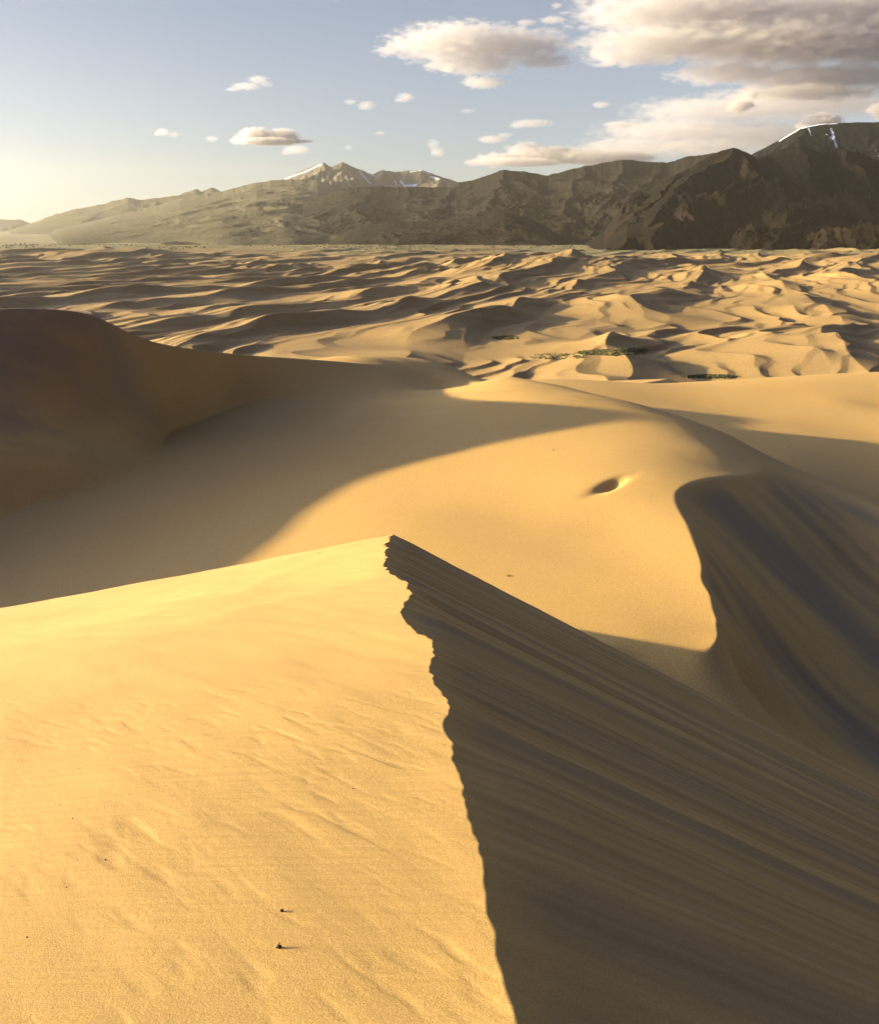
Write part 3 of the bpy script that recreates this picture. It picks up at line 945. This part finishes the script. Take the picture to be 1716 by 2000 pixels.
def build_clouds():
    Y0 = 23000
    C = make_cloud
    C([(900, 88, 125, 34), (1000, 88, 110, 28), (800, 92, 50, 20), (765, 99, 34, 10), (930, 122, 90, 20), (1060, 122, 60, 13), (870, 128, 40, 14)], Y0, 3, 'long grey bellied cloud bank with a tapering cream left end', D=.0019, amp=1.6, thr=.12, soft=.5, zs=2.6)
    C([(1380, 30, 230, 34), (1640, 30, 200, 46), (1250, 26, 120, 24), (1330, 92, 190, 22), (1540, 95, 240, 34), (1720, 70, 160, 70), (1440, 140, 120, 18), (1620, 150, 170, 24), (1230, 110, 90, 14), (1560, 185, 150, 10)], Y0 + 1500, 4, 'largest heavy grey cloud bank filling the corner of the sky above the snow capped mountain', D=.0017, amp=1.7, thr=.10, soft=.55, fine=2.0, zs=3.0)
    C([(1400, 215, 150, 24), (1560, 205, 190, 22), (1330, 255, 150, 24), (1480, 262, 150, 28), (1650, 200, 160, 18), (1240, 285, 110, 16), (1350, 290, 120, 16)], Y0 + 3500, 5, 'pale thin layered cloud between the heavy bank and the dark mountain ridge', D=.0008, amp=1.7, thr=.08, soft=.6, fine=1.8, zs=2.8)
    C([(1030, 298, 44, 20), (975, 312, 50, 13), (1075, 302, 70, 16), (1170, 308, 110, 15), (1010, 318, 90, 8), (930, 318, 24, 7)], Y0, 6, 'low cream cumulus sitting along the foothill crest', D=.0035, amp=1.1, soft=.32, zs=1.5)
    C([(500, 266, 34, 15), (552, 268, 34, 15), (475, 274, 26, 8), (528, 277, 60, 7), (590, 276, 22, 3)], Y0, 7, 'small plump flat bottomed cumulus left of the twin snowy summit', D=.007, amp=.8, thr=.14, soft=.25, zs=1.3)
    C([(505, 156, 20, 8), (480, 168, 28, 7), (455, 175, 16, 4), (520, 164, 14, 6)], Y0, 8, 'small ragged white cloud high above the plump cumulus', D=0.0022)
    C([(318, 258, 14, 7), (340, 263, 14, 5), (308, 262, 8, 4)], Y0, 9, 'tiny two lobed white cloud above the hazy ridge', D=0.0033)
    C([(414, 271, 13, 6)], Y0 + 1500, 10, 'tiny faint puff just left of the plump cumulus', D=0.0022)
    C([(684, 199, 12, 5)], Y0 + 1800, 11, 'tiny pale puff, left one of a close pair', D=0.0022)
    C([(716, 206, 17, 8), (708, 209, 10, 5)], Y0 + 1800, 12, 'tiny pale puff, right one of a close pair', D=0.0028)
    C([(792, 190, 17, 8), (785, 195, 16, 4)], Y0, 13, 'tiny white puff under the left end of the long grey bank', D=0.0028)
    C([(913, 217, 15, 4)], Y0, 14, 'tiny flat white streak of cloud below the long grey bank', D=0.0022)
    C([(846, 282, 12, 10), (855, 298, 15, 9)], Y0, 15, 'small upright two part puff above the end of the snowy ridge', D=0.0028)
    C([(742, 260, 10, 4)], Y0, 16, 'tiny slanted wisp right of the plump cumulus', D=0.0022)
    C([(680, 288, 8, 5)], Y0 + 1500, 17, 'tiny wisp directly above the twin snowy summit', D=0.0022)
    C([(580, 293, 26, 8), (560, 298, 12, 5)], Y0 + 800, 18, 'faint ragged scrap hanging under the plump cumulus', D=.0025)
    C([(960, 272, 28, 7), (985, 264, 16, 5)], Y0, 19, 'thin cream wisp above the low cumulus on its left', D=.0025)
    C([(1040, 240, 40, 7), (1010, 246, 16, 5)], Y0, 20, 'slanted cream wisp midway between the foothill crest and the long grey bank', D=.0022)
    C([(1173, 205, 17, 6)], Y0 + 2200, 21, 'tiny cream puff left of the pale layered cloud', D=0.0028)
    C([(1210, 243, 32, 6)], Y0, 22, 'thin flat wisp at the left end of the pale layered cloud', D=.0025)
    C([(1466, 186, 15, 10), (1450, 204, 26, 10), (1440, 212, 22, 7)], Y0 - 2500, 23, 'small bright white puff in front of the layered cloud', D=.009)
    C([(1605, 236, 42, 16), (1580, 243, 26, 10)], Y0 - 2500, 24, 'cream cumulus peeking over the snowy rim of the dark summit', D=.007)
    C([(1712, 216, 20, 14), (1740, 220, 26, 16)], Y0 - 2500, 25, 'small cream cumulus cut by the frame beyond the dark summit', D=.007)
    C([(1087, 10, 11, 5)], Y0, 26, 'tiny white puff alone near the top of the sky', D=0.0033)
    C([(1028, 44, 19, 6)], Y0 - 600, 27, 'small white puff just above the long grey bank', D=0.0028)
    C([(1080, 40, 26, 6)], Y0, 28, 'thin pale wisp joining the long bank to the heavy one', D=.0025)
    C([(945, 161, 42, 11), (925, 155, 20, 7)], Y0, 29, 'cream scrap of cloud hanging below the long grey bank', D=0.0022)
    # added cloud, unseen left of the view, placed to shade the dark mountain
    o = C([(858, 20, 260, 34), (1010, 30, 180, 26), (720, 30, 180, 26)], 5600, 40, 'unseen broken cloud added left of the view to shade the dark mountain', D=.02, amp=1.1, thr=.05, soft=.4)
    o.location = (-4300, 4650, 1520)
    o.scale = (2.1, 1.2, 1.2)


build_clouds()

# ------------------------------------------------------------------ air
def build_haze():
    k = bpy.data.materials.new('haze_air'); k.use_nodes = True; t = k.node_tree; t.nodes.clear()
    out = t.nodes.new('ShaderNodeOutputMaterial'); v = t.nodes.new('ShaderNodeVolumePrincipled')
    v.inputs['Color'].default_value = (1.0, .90, .68, 1); v.inputs['Density'].default_value = HAZE
    v.inputs['Anisotropy'].default_value = .8
    t.links.new(v.outputs[0], out.inputs['Volume'])
    x0, x1, y0, y1, z0, z1 = -19000, 19000, -1500, 19000, -40, 1060
    V = np.array([(x, y, z) for z in (z0, z1) for y in (y0, y1) for x in (x0, x1)], float)
    Fq = np.array([(0, 2, 3, 1), (4, 5, 7, 6), (0, 1, 5, 4), (2, 6, 7, 3), (0, 4, 6, 2), (1, 3, 7, 5)])
    o = mesh_from('haze', V, Fq, k)
    o.data.polygons.foreach_set('use_smooth', np.zeros(6, bool))
    return tag(o, 'golden evening haze thickening towards the far mountains', 'haze', None, 'stuff')
HAZE = 2.2e-5
build_haze()

# ------------------------------------------------------------------ camera
cam = bpy.data.cameras.new('camera'); co = bpy.data.objects.new('camera', cam); COL.objects.link(co)
cam.sensor_fit = 'VERTICAL'; cam.sensor_height = 36; cam.lens = 36 * F / 2000
cam.clip_start = .05; cam.clip_end = 200000
co.location = (0, 0, EYE); co.rotation_euler = (math.pi / 2 - PITCH, 0, 0)
scene.camera = co

# ------------------------------------------------------------------ light
w = bpy.data.worlds.new('World'); scene.world = w; w.use_nodes = True
GLOW = 13.0
nt = w.node_tree; bg = nt.nodes['Background']
sky = nt.nodes.new('ShaderNodeTexSky'); sky.sky_type = 'NISHITA'; sky.sun_disc = False
sky.sun_elevation = SUN_EL; sky.sun_rotation = -SUN_AZ
sky.altitude = 2400; sky.air_density = 1.0; sky.dust_density = 1.0; sky.ozone_density = 1.6
hs = nt.nodes.new('ShaderNodeHueSaturation'); hs.inputs['Saturation'].default_value = .55
tint = nt.nodes.new('ShaderNodeMix'); tint.data_type = 'RGBA'; tint.blend_type = 'MULTIPLY'; tint.inputs[0].default_value = 1
tint.inputs[7].default_value = (.78, .76, .80, 1)
nt.links.new(sky.outputs[0], hs.inputs['Color']); nt.links.new(hs.outputs[0], tint.inputs[6]); 
gc = nt.nodes.new('ShaderNodeTexCoord'); sx = nt.nodes.new('ShaderNodeSeparateXYZ'); nt.links.new(gc.outputs['Generated'], sx.inputs[0])


def wmath(op, a, b=None, **kw):
    nd = nt.nodes.new('ShaderNodeMath'); nd.operation = op
    for i, v in enumerate((a, b)):
        if v is None: continue
        if hasattr(v, 'is_output'): nt.links.new(v, nd.inputs[i])
        else: nd.inputs[i].default_value = v
    return nd.outputs[0]


def wstep(v, a, b):
    nd = nt.nodes.new('ShaderNodeMapRange'); nd.interpolation_type = 'SMOOTHSTEP'
    nd.inputs['From Min'].default_value = a; nd.inputs['From Max'].default_value = b
    nt.links.new(v, nd.inputs['Value']); return nd.outputs['Result']


wn = nt.nodes.new('ShaderNodeTexNoise'); wn.inputs['Scale'].default_value = 3.2; wn.inputs['Detail'].default_value = 5
nt.links.new(gc.outputs['Generated'], wn.inputs['Vector'])
wob = wmath('MULTIPLY', wmath('SUBTRACT', wn.outputs['Fac'], .5), .35)
over = wmath('MAXIMUM', wstep(wmath('ADD', sx.outputs['Z'], wob), .30, .50), wstep(wmath('ADD', wmath('MULTIPLY', sx.outputs['Y'], -1), wob), .05, .45))
added_deck = nt.nodes.new('ShaderNodeMix'); added_deck.data_type = 'RGBA'; nt.links.new(over, added_deck.inputs[0])  # unseen overcast added above and behind the view to deepen the shade
nt.links.new(tint.outputs[2], added_deck.inputs[6])
dk2 = nt.nodes.new('ShaderNodeMix'); dk2.data_type = 'RGBA'; nt.links.new(wn.outputs['Fac'], dk2.inputs[0])
dk2.inputs[6].default_value = (.14, .22, .55, 1); dk2.inputs[7].default_value = (.46, .66, 1.55, 1)
nt.links.new(dk2.outputs[2], added_deck.inputs[7])
# bright evening glow low around the sun
dp = nt.nodes.new('ShaderNodeVectorMath'); dp.operation = 'DOT_PRODUCT'
dp.inputs[1].default_value = (-math.sin(SUN_AZ) * math.cos(SUN_EL), math.cos(SUN_AZ) * math.cos(SUN_EL), math.sin(SUN_EL))
nt.links.new(gc.outputs['Generated'], dp.inputs[0])
glow = wmath('ADD', wmath('MULTIPLY', wstep(dp.outputs['Value'], .48, 1.0), GLOW), 1.0)
gm = nt.nodes.new('ShaderNodeMix'); gm.data_type = 'RGBA'; gm.blend_type = 'MULTIPLY'; gm.inputs[0].default_value = 1
gcb = nt.nodes.new('ShaderNodeCombineColor')
for i in range(3): nt.links.new(glow, gcb.inputs[i])
nt.links.new(added_deck.outputs[2], gm.inputs[6]); nt.links.new(gcb.outputs[0], gm.inputs[7]); nt.links.new(gm.outputs[2], bg.inputs[0]); bg.inputs[1].default_value = .05
sl = bpy.data.lights.new('sun', 'SUN'); so = bpy.data.objects.new('sun', sl); COL.objects.link(so)
sl.energy = 5.0; sl.angle = R(1.0); sl.color = (1.0, .82, .46)
to_sun = Vector((-math.sin(SUN_AZ) * math.cos(SUN_EL), math.cos(SUN_AZ) * math.cos(SUN_EL), math.sin(SUN_EL)))
so.rotation_euler = to_sun.to_track_quat('Z', 'Y').to_euler()
so.location = (-50, 0, EYE + 60)

# ------------------------------------------------------------------ render settings
scene.view_settings.view_transform = 'Standard'; scene.view_settings.look = 'None'
scene.view_settings.gamma = 1; scene.view_settings.exposure = 2.05
scene.cycles.use_denoising = True
scene.cycles.max_bounces = 6; scene.cycles.diffuse_bounces = 1; scene.cycles.volume_bounces = 4
scene.cycles.use_adaptive_sampling = True
